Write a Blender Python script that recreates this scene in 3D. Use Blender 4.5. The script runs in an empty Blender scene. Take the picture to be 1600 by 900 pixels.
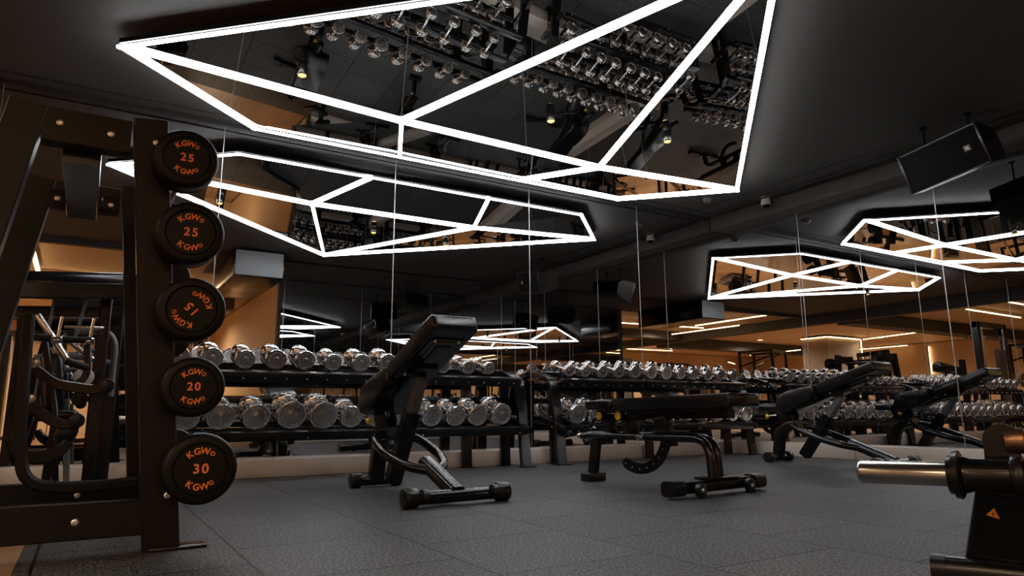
import bpy, bmesh, math, random
from mathutils import Vector, Matrix
random.seed(7)
SC = bpy.context.scene
COL = SC.collection
PI = math.pi
V = Vector

# ------------------------------------------------------------------ camera
cam_data = bpy.data.cameras.new('camera')
cam = bpy.data.objects.new('camera', cam_data)
COL.objects.link(cam)
SC.camera = cam
PITCH, YAW, ROLL = 0.189295, 0.549453, -0.006392
fw = V((math.sin(YAW) * math.cos(PITCH), math.cos(YAW) * math.cos(PITCH), math.sin(PITCH)))
rt = V((math.cos(YAW), -math.sin(YAW), 0))
upv = rt.cross(fw)
rt2 = rt * math.cos(ROLL) + upv * math.sin(ROLL)
up2 = upv * math.cos(ROLL) - rt * math.sin(ROLL)
m = Matrix((rt2, up2, -fw)).transposed().to_4x4()
m.translation = (0, 0, 0.5)
cam.matrix_world = m
cam_data.sensor_width = 36
cam_data.lens = 1076.14 / 1600 * 36
cam_data.shift_y = -11.575 / 1600
cam_data.clip_start = 0.02

# ------------------------------------------------------------------ world, exposure
world = bpy.data.worlds.new('world')
SC.world = world
world.use_nodes = True
world.node_tree.nodes['Background'].inputs[0].default_value = (0.02, 0.018, 0.016, 1)
world.node_tree.nodes['Background'].inputs[1].default_value = 0.0
SC.view_settings.view_transform = 'Standard'
SC.view_settings.look = 'None'
SC.view_settings.exposure = 0.18
SC.view_settings.gamma = 1.0
SC.view_settings.use_curve_mapping = False
SC.cycles.use_denoising = True
SC.cycles.max_bounces = 12
SC.cycles.glossy_bounces = 10
SC.cycles.diffuse_bounces = 4
SC.cycles.sample_clamp_indirect = 5.0
LED_WHITE = 25.0      # strength of the white strips of the ceiling panel
LED_WARM = 16.0      # strength of the amber strips in the gym behind
DOWN = 1.0

# ------------------------------------------------------------------ materials
def mat(name, color=(0.5, 0.5, 0.5), rough=0.5, metal=0.0, emis=None, estr=0.0, bump=None, spec=0.5, coat=0.0, noise=None):
    mt = bpy.data.materials.new(name)
    mt.use_nodes = True
    nt = mt.node_tree
    b = nt.nodes['Principled BSDF']
    b.inputs['Base Color'].default_value = (*color, 1)
    b.inputs['Roughness'].default_value = rough
    b.inputs['Metallic'].default_value = metal
    b.inputs['Specular IOR Level'].default_value = spec
    b.inputs['Coat Weight'].default_value = coat
    if emis:
        b.inputs['Emission Color'].default_value = (*emis, 1)
        b.inputs['Emission Strength'].default_value = estr
    if bump or noise:
        tc = nt.nodes.new('ShaderNodeTexCoord')
    if bump:
        sc, st, di = bump
        nz = nt.nodes.new('ShaderNodeTexNoise')
        nz.inputs['Scale'].default_value = sc
        nz.inputs['Detail'].default_value = 3
        bp = nt.nodes.new('ShaderNodeBump')
        bp.inputs['Strength'].default_value = st
        bp.inputs['Distance'].default_value = di
        nt.links.new(tc.outputs['Object'], nz.inputs['Vector'])
        nt.links.new(nz.outputs['Fac'], bp.inputs['Height'])
        nt.links.new(bp.outputs['Normal'], b.inputs['Normal'])
    if noise:
        sc, c2, lo, hi = noise
        n2 = nt.nodes.new('ShaderNodeTexNoise')
        n2.inputs['Scale'].default_value = sc
        n2.inputs['Detail'].default_value = 4
        rp = nt.nodes.new('ShaderNodeValToRGB')
        rp.color_ramp.elements[0].position = lo
        rp.color_ramp.elements[1].position = hi
        rp.color_ramp.elements[0].color = (*color, 1)
        rp.color_ramp.elements[1].color = (*c2, 1)
        nt.links.new(tc.outputs['Object'], n2.inputs['Vector'])
        nt.links.new(n2.outputs['Fac'], rp.inputs['Fac'])
        nt.links.new(rp.outputs['Color'], b.inputs['Base Color'])
    return mt

M = {}
M['black'] = mat('black powder coat', (0.0045, 0.0045, 0.005), 0.21, bump=(260, 0.04, 0.0006), spec=0.45)
M['rackblack'] = mat('satin black rack steel', (0.007, 0.007, 0.007), 0.28, bump=(40, 0.06, 0.001))
M['brownblack'] = mat('matt brown black steel', (0.0065, 0.0058, 0.0055), 0.38, bump=(30, 0.10, 0.001), spec=0.22)
M['vinyl'] = mat('black vinyl upholstery', (0.0045, 0.0045, 0.0052), 0.24, bump=(180, 0.06, 0.0008))
M['rubber'] = mat('black rubber', (0.006, 0.006, 0.006), 0.30, spec=0.4)
M['urethane'] = mat('black urethane', (0.0045, 0.0045, 0.0045), 0.40, spec=0.2)
M['chrome'] = mat('polished chrome', (0.86, 0.85, 0.84), 0.07, 1.0)
M['faceplate'] = mat('brushed steel end plate', (0.55, 0.53, 0.51), 0.26, 1.0)
M['steel'] = mat('bright machined steel', (0.62, 0.58, 0.54), 0.20, 1.0)
M['bolt'] = mat('zinc bolt', (0.75, 0.73, 0.70), 0.3, 1.0)
M['grey'] = mat('grey plastic', (0.20, 0.21, 0.22), 0.45)
M['greymetal'] = mat('grey powder coat', (0.10, 0.105, 0.11), 0.4)
M['duct'] = mat('light grey duct sheet', (0.42, 0.44, 0.46), 0.5)
M['yellow'] = mat('yellow knob', (0.85, 0.50, 0.02), 0.4)
M['orange'] = mat('orange print', (1.0, 0.25, 0.05), 0.55)
M['orangelabel'] = mat('orange warning label', (0.95, 0.30, 0.02), 0.5)
M['led'] = mat('white led strip', (1, 1, 1), 0.5, emis=(0.965, 0.98, 1.0), estr=LED_WHITE)
M['warmled'] = mat('amber led strip', (1, 0.8, 0.5), 0.5, emis=(1.0, 0.66, 0.33), estr=LED_WARM)
M['bulb'] = mat('yellow spot lens', (1, 0.8, 0.3), 0.5, emis=(1.0, 0.55, 0.12), estr=3.0)
M['redled'] = mat('red indicator', (1, 0.1, 0.1), 0.5, emis=(1.0, 0.05, 0.05), estr=2.0)
M['mirror'] = mat('wall mirror glass', (0.72, 0.72, 0.72), 0.0, 1.0)
M['darkmirror'] = mat('black tinted mirror', (0.66, 0.65, 0.63), 0.0, 1.0)
M['ceiling'] = mat('dark painted ceiling', (0.060, 0.055, 0.051), 0.75, bump=(3, 0.05, 0.01))
M['darktrim'] = mat('black shadow gap trim', (0.010, 0.010, 0.010), 0.7)
M['darkpaint'] = mat('charcoal painted wall', (0.05, 0.048, 0.046), 0.7)
M['tan'] = mat('tan painted wall', (0.52, 0.355, 0.20), 0.6, noise=(0.8, (0.46, 0.31, 0.17), 0.3, 0.7))
M['tanceil'] = mat('tan ceiling board', (0.54, 0.38, 0.23), 0.6)
M['column'] = mat('grey brown column cladding', (0.30, 0.24, 0.18), 0.5)
M['seam'] = mat('polished mirror edge', (0.42, 0.42, 0.42), 0.35, 0.8)
M['plinth'] = mat('satin champagne metal skirting', (0.80, 0.68, 0.58), 0.38, 0.15, noise=(1.3, (0.74, 0.66, 0.59), 0.35, 0.65))
M['cloth'] = mat('black grille cloth', (0.008, 0.008, 0.008), 0.9, spec=0.2)
M['white'] = mat('off white plastic', (0.55, 0.53, 0.50), 0.4)
M['black_shiny'] = mat('black glass', (0.01, 0.01, 0.01), 0.08)
M['blue'] = mat('blue screen', (0.02, 0.10, 0.4), 0.4, emis=(0.05, 0.3, 1.0), estr=1.0)
M['logo'] = mat('pale logo print', (0.62, 0.60, 0.55), 0.4)

def floor_material():
    mt = bpy.data.materials.new('speckled rubber floor tiles')
    mt.use_nodes = True
    nt = mt.node_tree; N = nt.nodes; L = nt.links
    b = N['Principled BSDF']
    geo = N.new('ShaderNodeNewGeometry')
    sep = N.new('ShaderNodeSeparateXYZ'); L.new(geo.outputs['Position'], sep.inputs[0])
    def mth(op, a, b2=None, c=None):
        n = N.new('ShaderNodeMath'); n.operation = op
        for i, v in enumerate((a, b2, c)):
            if v is None: continue
            if isinstance(v, (int, float)): n.inputs[i].default_value = v
            else: L.new(v, n.inputs[i])
        return n.outputs[0]
    TX, TY = 0.63, 0.60
    u = mth('DIVIDE', mth('SUBTRACT', sep.outputs[0], 0.53), TX)
    ci = mth('FLOOR', u)
    odd = mth('MODULO', mth('ADD', ci, 100.0), 2.0)
    v = mth('ADD', mth('DIVIDE', mth('SUBTRACT', sep.outputs[1], 2.28), TY), mth('MULTIPLY', odd, 0.5))
    fu = mth('FRACT', mth('ADD', u, 100.0)); fv = mth('FRACT', mth('ADD', v, 100.0))
    du = mth('MULTIPLY', mth('MINIMUM', fu, mth('SUBTRACT', 1.0, fu)), TX)
    dv = mth('MULTIPLY', mth('MINIMUM', fv, mth('SUBTRACT', 1.0, fv)), TY)
    d = mth('MINIMUM', du, dv)
    gap = mth('MAXIMUM', mth('MINIMUM', mth('MULTIPLY', mth('SUBTRACT', d, 0.0040), 1 / 0.0020), 1.0), 0.0)
    cid = N.new('ShaderNodeCombineXYZ'); L.new(ci, cid.inputs[0]); L.new(mth('FLOOR', v), cid.inputs[1])
    wn = N.new('ShaderNodeTexWhiteNoise'); L.new(cid.outputs[0], wn.inputs['Vector'])
    n1 = N.new('ShaderNodeTexNoise'); n1.inputs['Scale'].default_value = 95; n1.inputs['Detail'].default_value = 3
    L.new(geo.outputs['Position'], n1.inputs['Vector'])
    n2 = N.new('ShaderNodeTexNoise'); n2.inputs['Scale'].default_value = 1.6; n2.inputs['Detail'].default_value = 3
    L.new(geo.outputs['Position'], n2.inputs['Vector'])
    rp = N.new('ShaderNodeValToRGB')
    rp.color_ramp.elements[0].position = 0.45; rp.color_ramp.elements[0].color = (0.014, 0.014, 0.015, 1)
    rp.color_ramp.elements[1].position = 0.63; rp.color_ramp.elements[1].color = (0.155, 0.157, 0.160, 1)
    L.new(n1.outputs['Fac'], rp.inputs['Fac'])
    k = mth('ADD', 0.66, mth('ADD', mth('MULTIPLY', wn.outputs['Value'], 0.30), mth('MULTIPLY', n2.outputs['Fac'], 0.35)))
    k = mth('MULTIPLY', k, mth('ADD', 0.04, mth('MULTIPLY', gap, 0.96)))
    mx = N.new('ShaderNodeVectorMath'); mx.operation = 'SCALE'
    L.new(rp.outputs['Color'], mx.inputs[0]); L.new(k, mx.inputs['Scale'])
    L.new(mx.outputs[0], b.inputs['Base Color'])
    b.inputs['Roughness'].default_value = 0.50
    b.inputs['Specular IOR Level'].default_value = 0.18
    bp = N.new('ShaderNodeBump'); bp.inputs['Strength'].default_value = 0.5; bp.inputs['Distance'].default_value = 0.004
    h = mth('ADD', mth('MULTIPLY', n1.outputs['Fac'], 0.5), mth('MULTIPLY', gap, 1.0))
    L.new(h, bp.inputs['Height']); L.new(bp.outputs['Normal'], b.inputs['Normal'])
    return mt

def wood_material():
    mt = bpy.data.materials.new('oak floor boards')
    mt.use_nodes = True
    nt = mt.node_tree; N = nt.nodes; L = nt.links
    b = N['Principled BSDF']
    tc = N.new('ShaderNodeTexCoord')
    mp = N.new('ShaderNodeMapping'); mp.inputs['Scale'].default_value = (9, 1.0, 1)
    L.new(tc.outputs['Object'], mp.inputs[0])
    nz = N.new('ShaderNodeTexNoise'); nz.inputs['Scale'].default_value = 4; nz.inputs['Detail'].default_value = 6
    L.new(mp.outputs[0], nz.inputs['Vector'])
    br = N.new('ShaderNodeTexBrick')
    br.inputs['Scale'].default_value = 1.0; br.inputs['Brick Width'].default_value = 1.2; br.inputs['Row Height'].default_value = 0.14
    br.inputs['Mortar Size'].default_value = 0.003
    br.inputs['Color1'].default_value = (0.50, 0.27, 0.12, 1); br.inputs['Color2'].default_value = (0.42, 0.22, 0.10, 1)
    br.inputs['Mortar'].default_value = (0.08, 0.04, 0.02, 1)
    mp2 = N.new('ShaderNodeMapping'); mp2.inputs['Rotation'].default_value = (0, 0, PI / 2)
    L.new(tc.outputs['Object'], mp2.inputs[0]); L.new(mp2.outputs[0], br.inputs['Vector'])
    mx = N.new('ShaderNodeMixRGB'); mx.blend_type = 'MULTIPLY'; mx.inputs[0].default_value = 0.6
    L.new(br.outputs['Color'], mx.inputs[1]); L.new(nz.outputs['Fac'], mx.inputs[2])
    L.new(mx.outputs[0], b.inputs['Base Color'])
    b.inputs['Roughness'].default_value = 0.35
    return mt
M['floor'] = floor_material()
M['wood'] = wood_material()

# ------------------------------------------------------------------ mesh helpers
class MB:
    def __init__(s):
        s.bm = bmesh.new()
    def _merge(s, tmp, smooth=True):
        me = bpy.data.meshes.new('t'); tmp.to_mesh(me); s.bm.from_mesh(me); bpy.data.meshes.remove(me); tmp.free()
        return s
    def box(s, c, size, mtx=None, bev=0.0, seg=2):
        t = bmesh.new()
        bmesh.ops.create_cube(t, size=1)
        bmesh.ops.scale(t, vec=size, verts=t.verts)
        if bev > 0:
            bmesh.ops.bevel(t, geom=list(t.edges), offset=bev, segments=seg, profile=0.5, affect='EDGES')
        if mtx is not None: bmesh.ops.transform(t, matrix=mtx, verts=t.verts)
        bmesh.ops.translate(t, vec=c, verts=t.verts)
        return s._merge(t)
    def rings(s, rings, cap0=True, cap1=True, closed=False):
        t = bmesh.new()
        vs = [[t.verts.new(p) for p in r] for r in rings]
        n = len(vs[0]); R = len(vs)
        for i in range(R if closed else R - 1):
            a, b = vs[i], vs[(i + 1) % R]
            for j in range(n):
                try: t.faces.new((a[j], a[(j + 1) % n], b[(j + 1) % n], b[j]))
                except ValueError: pass
        if not closed:
            if cap0: t.faces.new(list(reversed(vs[0])))
            if cap1: t.faces.new(vs[-1])
        bmesh.ops.recalc_face_normals(t, faces=t.faces)
        return s._merge(t)
    def lathe(s, p0, d, prof, seg=24, ref=None):
        """prof: list of (distance along d, radius)"""
        p0 = V(p0); d = V(d).normalized()
        a = V((0, 0, 1)) if abs(d.z) < 0.9 else V((1, 0, 0))
        x = d.cross(a).normalized(); y = d.cross(x)
        rs = []
        for h, r in prof:
            r = max(r, 1e-5)
            rs.append([p0 + d * h + (x * math.cos(2 * PI * k / seg) + y * math.sin(2 * PI * k / seg)) * r for k in range(seg)])
        return s.rings(rs)
    def cyl(s, a, b, r, r2=None, seg=20, bev=0.0):
        a = V(a); b = V(b); d = b - a; L = d.length
        r2 = r if r2 is None else r2
        if bev > 0: prof = [(0, r - bev), (bev * 0.3, r - bev * 0.3), (bev, r), (L - bev, r2), (L - bev * 0.3, r2 - bev * 0.3), (L, r2 - bev)]
        else: prof = [(0, r), (L, r2)]
        return s.lathe(a, d, prof, seg)
    def tube(s, path, r, seg=14, closed=False):
        path = [V(p) for p in path]
        rs = []; n = len(path); x = None
        for i, p in enumerate(path):
            if closed: t = (path[(i + 1) % n] - path[i - 1]).normalized()
            else: t = (path[min(i + 1, n - 1)] - path[max(i - 1, 0)]).normalized()
            if x is None:
                a = V((0, 0, 1)) if abs(t.z) < 0.9 else V((1, 0, 0))
                x = t.cross(a).normalized()
            else:
                x = (x - t * x.dot(t)).normalized()
            y = t.cross(x)
            rr = r[i] if isinstance(r, (list, tuple)) else r
            rs.append([p + (x * math.cos(2 * PI * k / seg) + y * math.sin(2 * PI * k / seg)) * rr for k in range(seg)])
        return s.rings(rs, closed=closed)
    def rtube(s, path, w, h, side, bev=0.006):
        """rectangular section swept along path; w across `side`, h in the plane of the path"""
        path = [V(p) for p in path]; side = V(side).normalized()
        rs = []; n = len(path)
        for i, p in enumerate(path):
            t = (path[min(i + 1, n - 1)] - path[max(i - 1, 0)]).normalized()
            nn = t.cross(side).normalized()
            a, b = w / 2, (h[i] if isinstance(h, (list, tuple)) else h) / 2
            e = min(bev, a * 0.95, b * 0.95)
            if bev < 0.012:
                e = min(e, a * 0.5, b * 0.5)
                pts = [(a, b - e), (a - e, b), (-a + e, b), (-a, b - e), (-a, -b + e), (-a + e, -b), (a - e, -b), (a, -b + e)]
            else:
                pts = []
                for qx, qy, a0 in ((1, 1, 0), (-1, 1, 90), (-1, -1, 180), (1, -1, 270)):
                    for k in range(5):
                        an = math.radians(a0 + 22.5 * k)
                        pts.append((qx * (a - e) + e * math.cos(an), qy * (b - e) + e * math.sin(an)))
            rs.append([p + side * q[0] + nn * q[1] for q in pts])
        return s.rings(rs)
    def prism(s, pts, thick):
        """pts: 3D outline; extruded by the vector thick"""
        a = [V(p) for p in pts]; b = [p + V(thick) for p in a]
        return s.rings([a, b])
    def build(s, name, material, parent=None, ang=35):
        me = bpy.data.meshes.new(name)
        bmesh.ops.remove_doubles(s.bm, verts=s.bm.verts, dist=1e-6)
        s.bm.to_mesh(me); s.bm.free()
        for f in me.polygons: f.use_smooth = True
        me.set_sharp_from_angle(angle=math.radians(ang))
        me.materials.append(material)
        o = bpy.data.objects.new(name, me)
        COL.objects.link(o)
        if parent is not None: o.parent = parent
        return o

def arc(c, r, a0, a1, n, ux, uy):
    c = V(c); ux = V(ux); uy = V(uy)
    return [c + ux * (r * math.cos(math.radians(a0 + (a1 - a0) * i / n))) + uy * (r * math.sin(math.radians(a0 + (a1 - a0) * i / n))) for i in range(n + 1)]
def smooth_path(pts, rad=0.06, n=5):
    """rounds the inner corners of a polyline"""
    pts = [V(p) for p in pts]; out = [pts[0]]
    for i in range(1, len(pts) - 1):
        a, b, c = pts[i - 1], pts[i], pts[i + 1]
        r = min(rad, (a - b).length * 0.48, (c - b).length * 0.48)
        p, q = b + (a - b).normalized() * r, b + (c - b).normalized() * r
        for k in range(n + 1):
            t = k / n
            out.append(p * (1 - t) ** 2 + b * 2 * t * (1 - t) + q * t * t)
    out.append(pts[-1])
    return out
def tag(o, label=None, cat=None, group=None, kind=None):
    if label: o['label'] = label
    if cat: o['category'] = cat
    if group: o['group'] = group
    if kind: o['kind'] = kind
    return o
def empty(name, loc=(0, 0, 0), rz=0.0):
    o = bpy.data.objects.new(name, None)
    o.empty_display_size = 0.1
    COL.objects.link(o)
    o.location = loc; o.rotation_euler = (0, 0, rz)
    return o
def copy_tree(o, parent=None):
    c = o.copy(); COL.objects.link(c); c.parent = parent
    for ch in list(o.children): copy_tree(ch, c)
    return c
def struct(name, mb, material, parent=None, ang=35):
    o = mb.build(name, material, parent, ang)
    if parent is None: o['kind'] = 'structure'
    return o

# ------------------------------------------------------------------ setting
YA, XB, YC = 6.10, 7.03, -0.85       # planes of the three mirror walls
XC0 = 2.95                           # left end of the mirror wall behind the camera
H = 2.99
XL, YR = -13.0, -10.0                # far walls of the open gym to the left and behind
struct('floor', MB().box(((XL + XB) / 2 + 0.1, (YR + YA) / 2, -0.05), (XB - XL + 0.6, YA - YR + 0.4, 0.1)), M['floor'])
# oak floor inset at the left, flush with the rubber
struct('floor_wood', MB().box((-6.55, -3.265, 0.0015), (12.8, 13.47, 0.003)).box((1.375, -5.6, 0.0015), (3.05, 8.8, 0.003)), M['wood'])  # oak extended behind the camera to bounce warm light onto the tan ceiling
# dark ceiling over the free weight zone, tan ceiling over the rest
cl = MB()
cl.box(((XB - 2.3) / 2 + 0.05, (YA + 0.7) / 2 + 0.05, H + 0.05), (XB + 2.4, YA - 0.6, 0.1))
cl.box(((XB + 1.6) / 2 + 0.05, (YC + 0.8) / 2 - 0.07, H + 0.05), (XB - 1.6 + 0.1, 0.8 - YC + 0.14, 0.1))
struct('ceiling', cl, M['ceiling'])
struct('ceiling_gym', MB().box(((XL - 2.3) / 2, (YA + YR) / 2, H + 0.07), (-2.3 - XL + 0.0, YA - YR + 0.4, 0.1)).box(((XC0 - 2.3) / 2, (YR + 0.7) / 2 - 0.1, H + 0.10), (XC0 + 2.3 + 0.2, 0.9 - YR, 0.1)), M['tanceil'])
struct('wall_front', MB().box(((XB - 3.2) / 2, YA + 0.05, H / 2), (XB + 3.2, 0.1, H)), M['mirror'])
struct('wall_right', MB().box((XB + 0.05, (YA + YC) / 2, H / 2), (0.1, YA - YC + 0.2, H)), M['mirror'])
struct('wall_back', MB().box(((XB + XC0) / 2, YC - 0.06, H / 2), (XB - XC0, 0.12, H)), M['mirror'])
struct('wall_inner', MB().box((XC0 + 0.06, (YC + YR) / 2 - 0.07, H / 2), (0.12, YC - YR - 0.14, H)), M['tan'])
struct('wall_rear', MB().box(((XL + XC0) / 2, YR - 0.05, H / 2), (XC0 - XL, 0.1, H)), M['tan'])
struct('wall_left', MB().box((XL - 0.05, (YA + YR) / 2, H / 2), (0.1, YA - YR, H)), M['tan'])
struct('wall_front_left', MB().box(((XL - 3.2) / 2, YA + 0.05, H / 2), (-3.2 - XL, 0.1, H)), M['tan'])
# skirting ledges that carry the mirrors
struct('baseboard_front', MB().box(((XB - 3.2) / 2 - 0.08, 6.01, 0.07), (XB + 3.2 - 0.19, 0.18, 0.14), bev=0.004), M['plinth'])
struct('baseboard_right', MB().box((6.935, (YA + YC) / 2, 0.07), (0.19, YA - YC, 0.14), bev=0.004), M['plinth'])
struct('baseboard_back', MB().box(((6.84 + XC0) / 2, YC + 0.06, 0.07), (6.84 - XC0, 0.12, 0.14), bev=0.004), M['plinth'])
# joints in the skirting
jb = MB()
for x in (0.98, 3.80, 5.30): jb.box((x, 5.9185, 0.07), (0.004, 0.004, 0.138))
for y in (2.2, 4.4): jb.box((6.8385, y, 0.07), (0.004, 0.004, 0.138))
struct('trim_1', jb, M['darktrim'])
# beam over the right-hand mirror
struct('beam_right', MB().box((6.91, (YA + YC) / 2, 2.90), (0.26, YA - YC - 0.02, 0.18), bev=0.004), M['ceiling'])
# shadow gap along the top of the front mirror, and panel joints of the ceiling
struct('trim_2', MB().box(((6.76 - 3.0) / 2, YA - 0.012, 2.975), (6.76 + 3.0, 0.024, 0.03)), M['darktrim'])
struct('trim_3', MB().box(((XB + XC0) / 2, YC + 0.012, 2.975), (XB - XC0 - 0.3, 0.024, 0.03)), M['darktrim'])
tj = MB()
tj.box((1.9, 5.93, H - 0.004), (9.6, 0.012, 0.008))
tj.box((6.35, 3.0, H - 0.004), (0.014, 6.2, 0.008))
struct('trim_4', tj, M['darktrim'])
# bright polished vertical joints of the mirror sheets
sa = MB()
for x in (-2.3, -0.74, 0.82, 2.40, 3.96, 5.52): sa.box((x, YA - 0.001, 1.56), (0.007, 0.004, 2.80))
struct('trim_5', sa, M['seam'])
sb = MB()
for y in (4.98, 3.42, 1.86, 0.30): sb.box((XB - 0.001, y, 1.475), (0.004, 0.007, 2.66))
struct('trim_6', sb, M['seam'])
sc_ = MB()
for x in (3.0, 4.5, 6.0): sc_.box((x, YC + 0.001, 1.56), (0.007, 0.004, 2.80))
struct('trim_7', sc_, M['seam'])
# dark return at the open end of the back mirror wall
struct('trim_8', MB().box((XC0 - 0.02, YC - 0.06, H / 2 + 0.01), (0.05, 0.16, H - 0.02)), M['darkpaint'])
# clad column in the open gym, with lit edges
struct('column_gym', MB().box((-7.85, -2.42, H / 2), (1.8, 0.96, H)), M['column'])
for c_, z_ in (((-2.42, (YA + YR) / 2, 2.87), (0.24, YA - YR - 0.1, 0.26)), ((-7.6, 1.6, 2.84), (10.1, 0.5, 0.3)), ((-7.6, -5.2, 2.82), (10.1, 0.45, 0.34)), ((0.2, -4.2, 2.95), (4.9, 0.4, 0.3)), ((-0.42, 0.68, 2.99), (3.6, 0.12, 0.16))):
    struct('beam_gym', MB().box(c_, z_), M['darkpaint'])

# ------------------------------------------------------------------ LED lines in the gym zone
def led_line(a, b, label, w=0.035, group=None, name='led_strip_light'):
    root = empty(name, a)
    a = V(a); b = V(b); d = b - a
    m1 = MB(); m1.rtube([V((0, 0, 0)), d], w, 0.02, (0, 0, 1) if abs(d.z) < 0.5 * d.length and abs(a.z - b.z) < 0.01 and False else (d.cross(V((0, 0, 1))) if abs(d.normalized().z) < 0.9 else V((1, 0, 0))), 0.002)
    m1.build('diffuser', M['warmled'], root)
    m2 = MB(); side = d.cross(V((0, 0, 1))) if abs(d.normalized().z) < 0.9 else V((1, 0, 0))
    up = V((0, 0, 0.018)) if abs(d.normalized().z) < 0.9 else V((0, -0.018, 0))
    m2.rtube([up, d + up], w + 0.012, 0.016, side, 0.002)
    m2.build('channel', M['black'], root)
    return tag(root, label, 'ceiling light', group)
Zl = 2.93
led_line((-1.80, -3.9, Zl), (-1.84, -1.24, Zl), 'amber light line on the tan ceiling left of the back mirror wall')
led_line((-7.5, -5.6, 2.60), (-7.24, -3.2, 2.60), 'amber light line running up to the clad column')
led_line((-6.93, -2.92, 2.93), (-6.93, -1.92, 2.93), 'amber light line along the short side of the column top')
led_line((-6.95, -1.92, 2.93), (-8.75, -1.92, 2.93), 'amber light line along the wide side of the column top')
led_line((-8.80, -1.90, 1.7), (-8.80, -1.90, 2.92), 'upright amber light line on the corner of the column', name='upright_led_strip')
led_line((-8.95, -1.9, Zl), (-8.34, 0.5, Zl), 'amber light line crossing the ceiling beyond the column')
led_line((-9.7, -8.6, 2.6), (-10.9, -9.3, 2.6), 'short amber light line in the far rear corner')
led_line((-12.95, -1.8, 0.9), (-12.95, -1.8, 2.85), 'upright amber light line on the far left wall', name='upright_led_strip')
led_line((-12.6, -5.2, Zl), (-12.6, -2.4, Zl), 'amber light line along the top of the far left wall')
led_line((-2.65, 4.85, 2.92), (-4.9, 4.8, 2.92), 'amber light line near the mirror wall, over the cable machine')
led_line((-4.2, 3.74, 2.92), (-7.2, 3.65, 2.92), 'amber light line over the open gym left of the cable machine')
led_line((-6.2, -8.4, Zl), (-2.8, -8.6, Zl), 'amber light line across the ceiling in front of the rear wall')
def fill_light(x, y, power, z, label):  # added fill lamps that brighten the warm zone and the barbell faces
    r = empty('fill_light', (x, y, z))
    MB().lathe((0, 0, 0), (0, 0, -1), [(0, 0.11), (0.012, 0.11), (0.016, 0.10), (0.016, 0.085)]).build('trim_ring', M['black'], r)
    MB().lathe((0, 0, -0.010), (0, 0, -1), [(0, 0.085), (0.007, 0.085), (0.0075, 0.001)]).build('diffuser', M['warmled'], r)
    ld = bpy.data.lights.new('fill_spot', 'SPOT'); ld.energy = power; ld.color = (1.0, 0.78, 0.54)
    ld.spot_size = math.radians(165); ld.spot_blend = 0.6; ld.shadow_soft_size = 0.08
    lo = bpy.data.objects.new('lamp', ld); COL.objects.link(lo); lo.parent = r; lo.location = (0, 0, -0.05)
    return tag(r, label, 'ceiling light', 'added warm fill lights of the open gym')
for x, y, w_ in ((-3.4, 3.3, 95), (-3.4, -0.6, 110), (-3.6, -3.6, 240), (-6.2, 0.2, 420), (-6.4, -4.2, 520), (-6.0, -8.2, 520), (-9.5, -1.6, 520), (-9.6, 3.2, 420), (-10.6, -6.4, 520),
                 (-1.0, -3.6, 160), (1.5, -6.2, 320), (-1.6, -7.6, 520)):
    fill_light(x, y, w_, H + (0.05 if x > -2.3 else 0.02), 'added round warm fill light in the tan ceiling of the open gym')
led_line((-0.88, 0.50, 2.95), (-0.90, -2.0, 2.95), 'amber light line on the tan ceiling left of and behind the photographer', w=0.06)
led_line((-0.6, -6.8, Zl), (2.2, -6.3, Zl), 'slanting amber light line near the inner tan wall')
led_line((-1.4, -2.2, Zl), (2.3, -2.5, Zl), 'amber light line just behind the photographer, beside the back mirror wall')

# ------------------------------------------------------------------ faceted mirror light panel
PZ = 2.867
PP = {'L': (-0.013, 4.84, PZ), 'V2': (1.002, 5.765, PZ), 'V3': (4.938, 5.751, PZ), 'R': (5.849, 4.846, PZ), 'Ap': (2.896, 2.008, PZ),
      'I1': (1.936, 4.823, 2.775), 'I2': (3.946, 4.851, 2.77), 'J1': (2.28, 5.70, PZ), 'J2': (3.662, 5.737, PZ)}
PP = {k: V(v) for k, v in PP.items()}
panel = empty('mirror_light_panel', (2.9, 4.3, PZ))
tag(panel, 'large faceted black mirror ceiling panel edged with white light strips', 'light panel')
O = V((2.9, 4.3, PZ))
def facet(keys):
    mb = MB()
    top = [PP[k] - O + V((0, 0, 0.004)) for k in keys]
    t = bmesh.new()
    a = [t.verts.new(p) for p in top]
    b = [t.verts.new(p + V((0, 0, 0.03))) for p in top]
    t.faces.new(a); t.faces.new(list(reversed(b)))
    n = len(a)
    for i in range(n): t.faces.new((a[i], b[i], b[(i + 1) % n], a[(i + 1) % n]))
    bmesh.ops.recalc_face_normals(t, faces=t.faces)
    mb._merge(t)
    o = mb.build('mirror_facet', M['darkmirror'], panel)
    for f in o.data.polygons: f.use_smooth = False
for keys in (('L', 'I1', 'Ap'), ('L', 'V2', 'I1'), ('V2', 'J1', 'I1'), ('I1', 'J1', 'J2', 'I2'), ('I2', 'J2', 'V3'), ('I2', 'V3', 'R'), ('I1', 'I2', 'Ap'), ('I2', 'R', 'Ap')):
    facet(keys)
def strip(a, b):
    a, b = PP[a] - O, PP[b] - O
    d = (b - a).normalized(); side = d.cross(V((0, 0, 1))).normalized()
    mb = MB(); mb.rtube([a - d * 0.022 + V((0, 0, -0.012)), b + d * 0.022 + V((0, 0, -0.012))], 0.030, 0.014, side, 0.003)
    mb.build('light_strip', M['led'], panel)
for e in (('L', 'V2'), ('V2', 'V3'), ('V3', 'R'), ('R', 'Ap'), ('Ap', 'L'), ('L', 'I1'), ('I1', 'I2'), ('I2', 'R'), ('I1', 'J1'), ('I2', 'J2'), ('I1', 'Ap'), ('I2', 'Ap')):
    strip(*e)
fr = MB()
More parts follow.
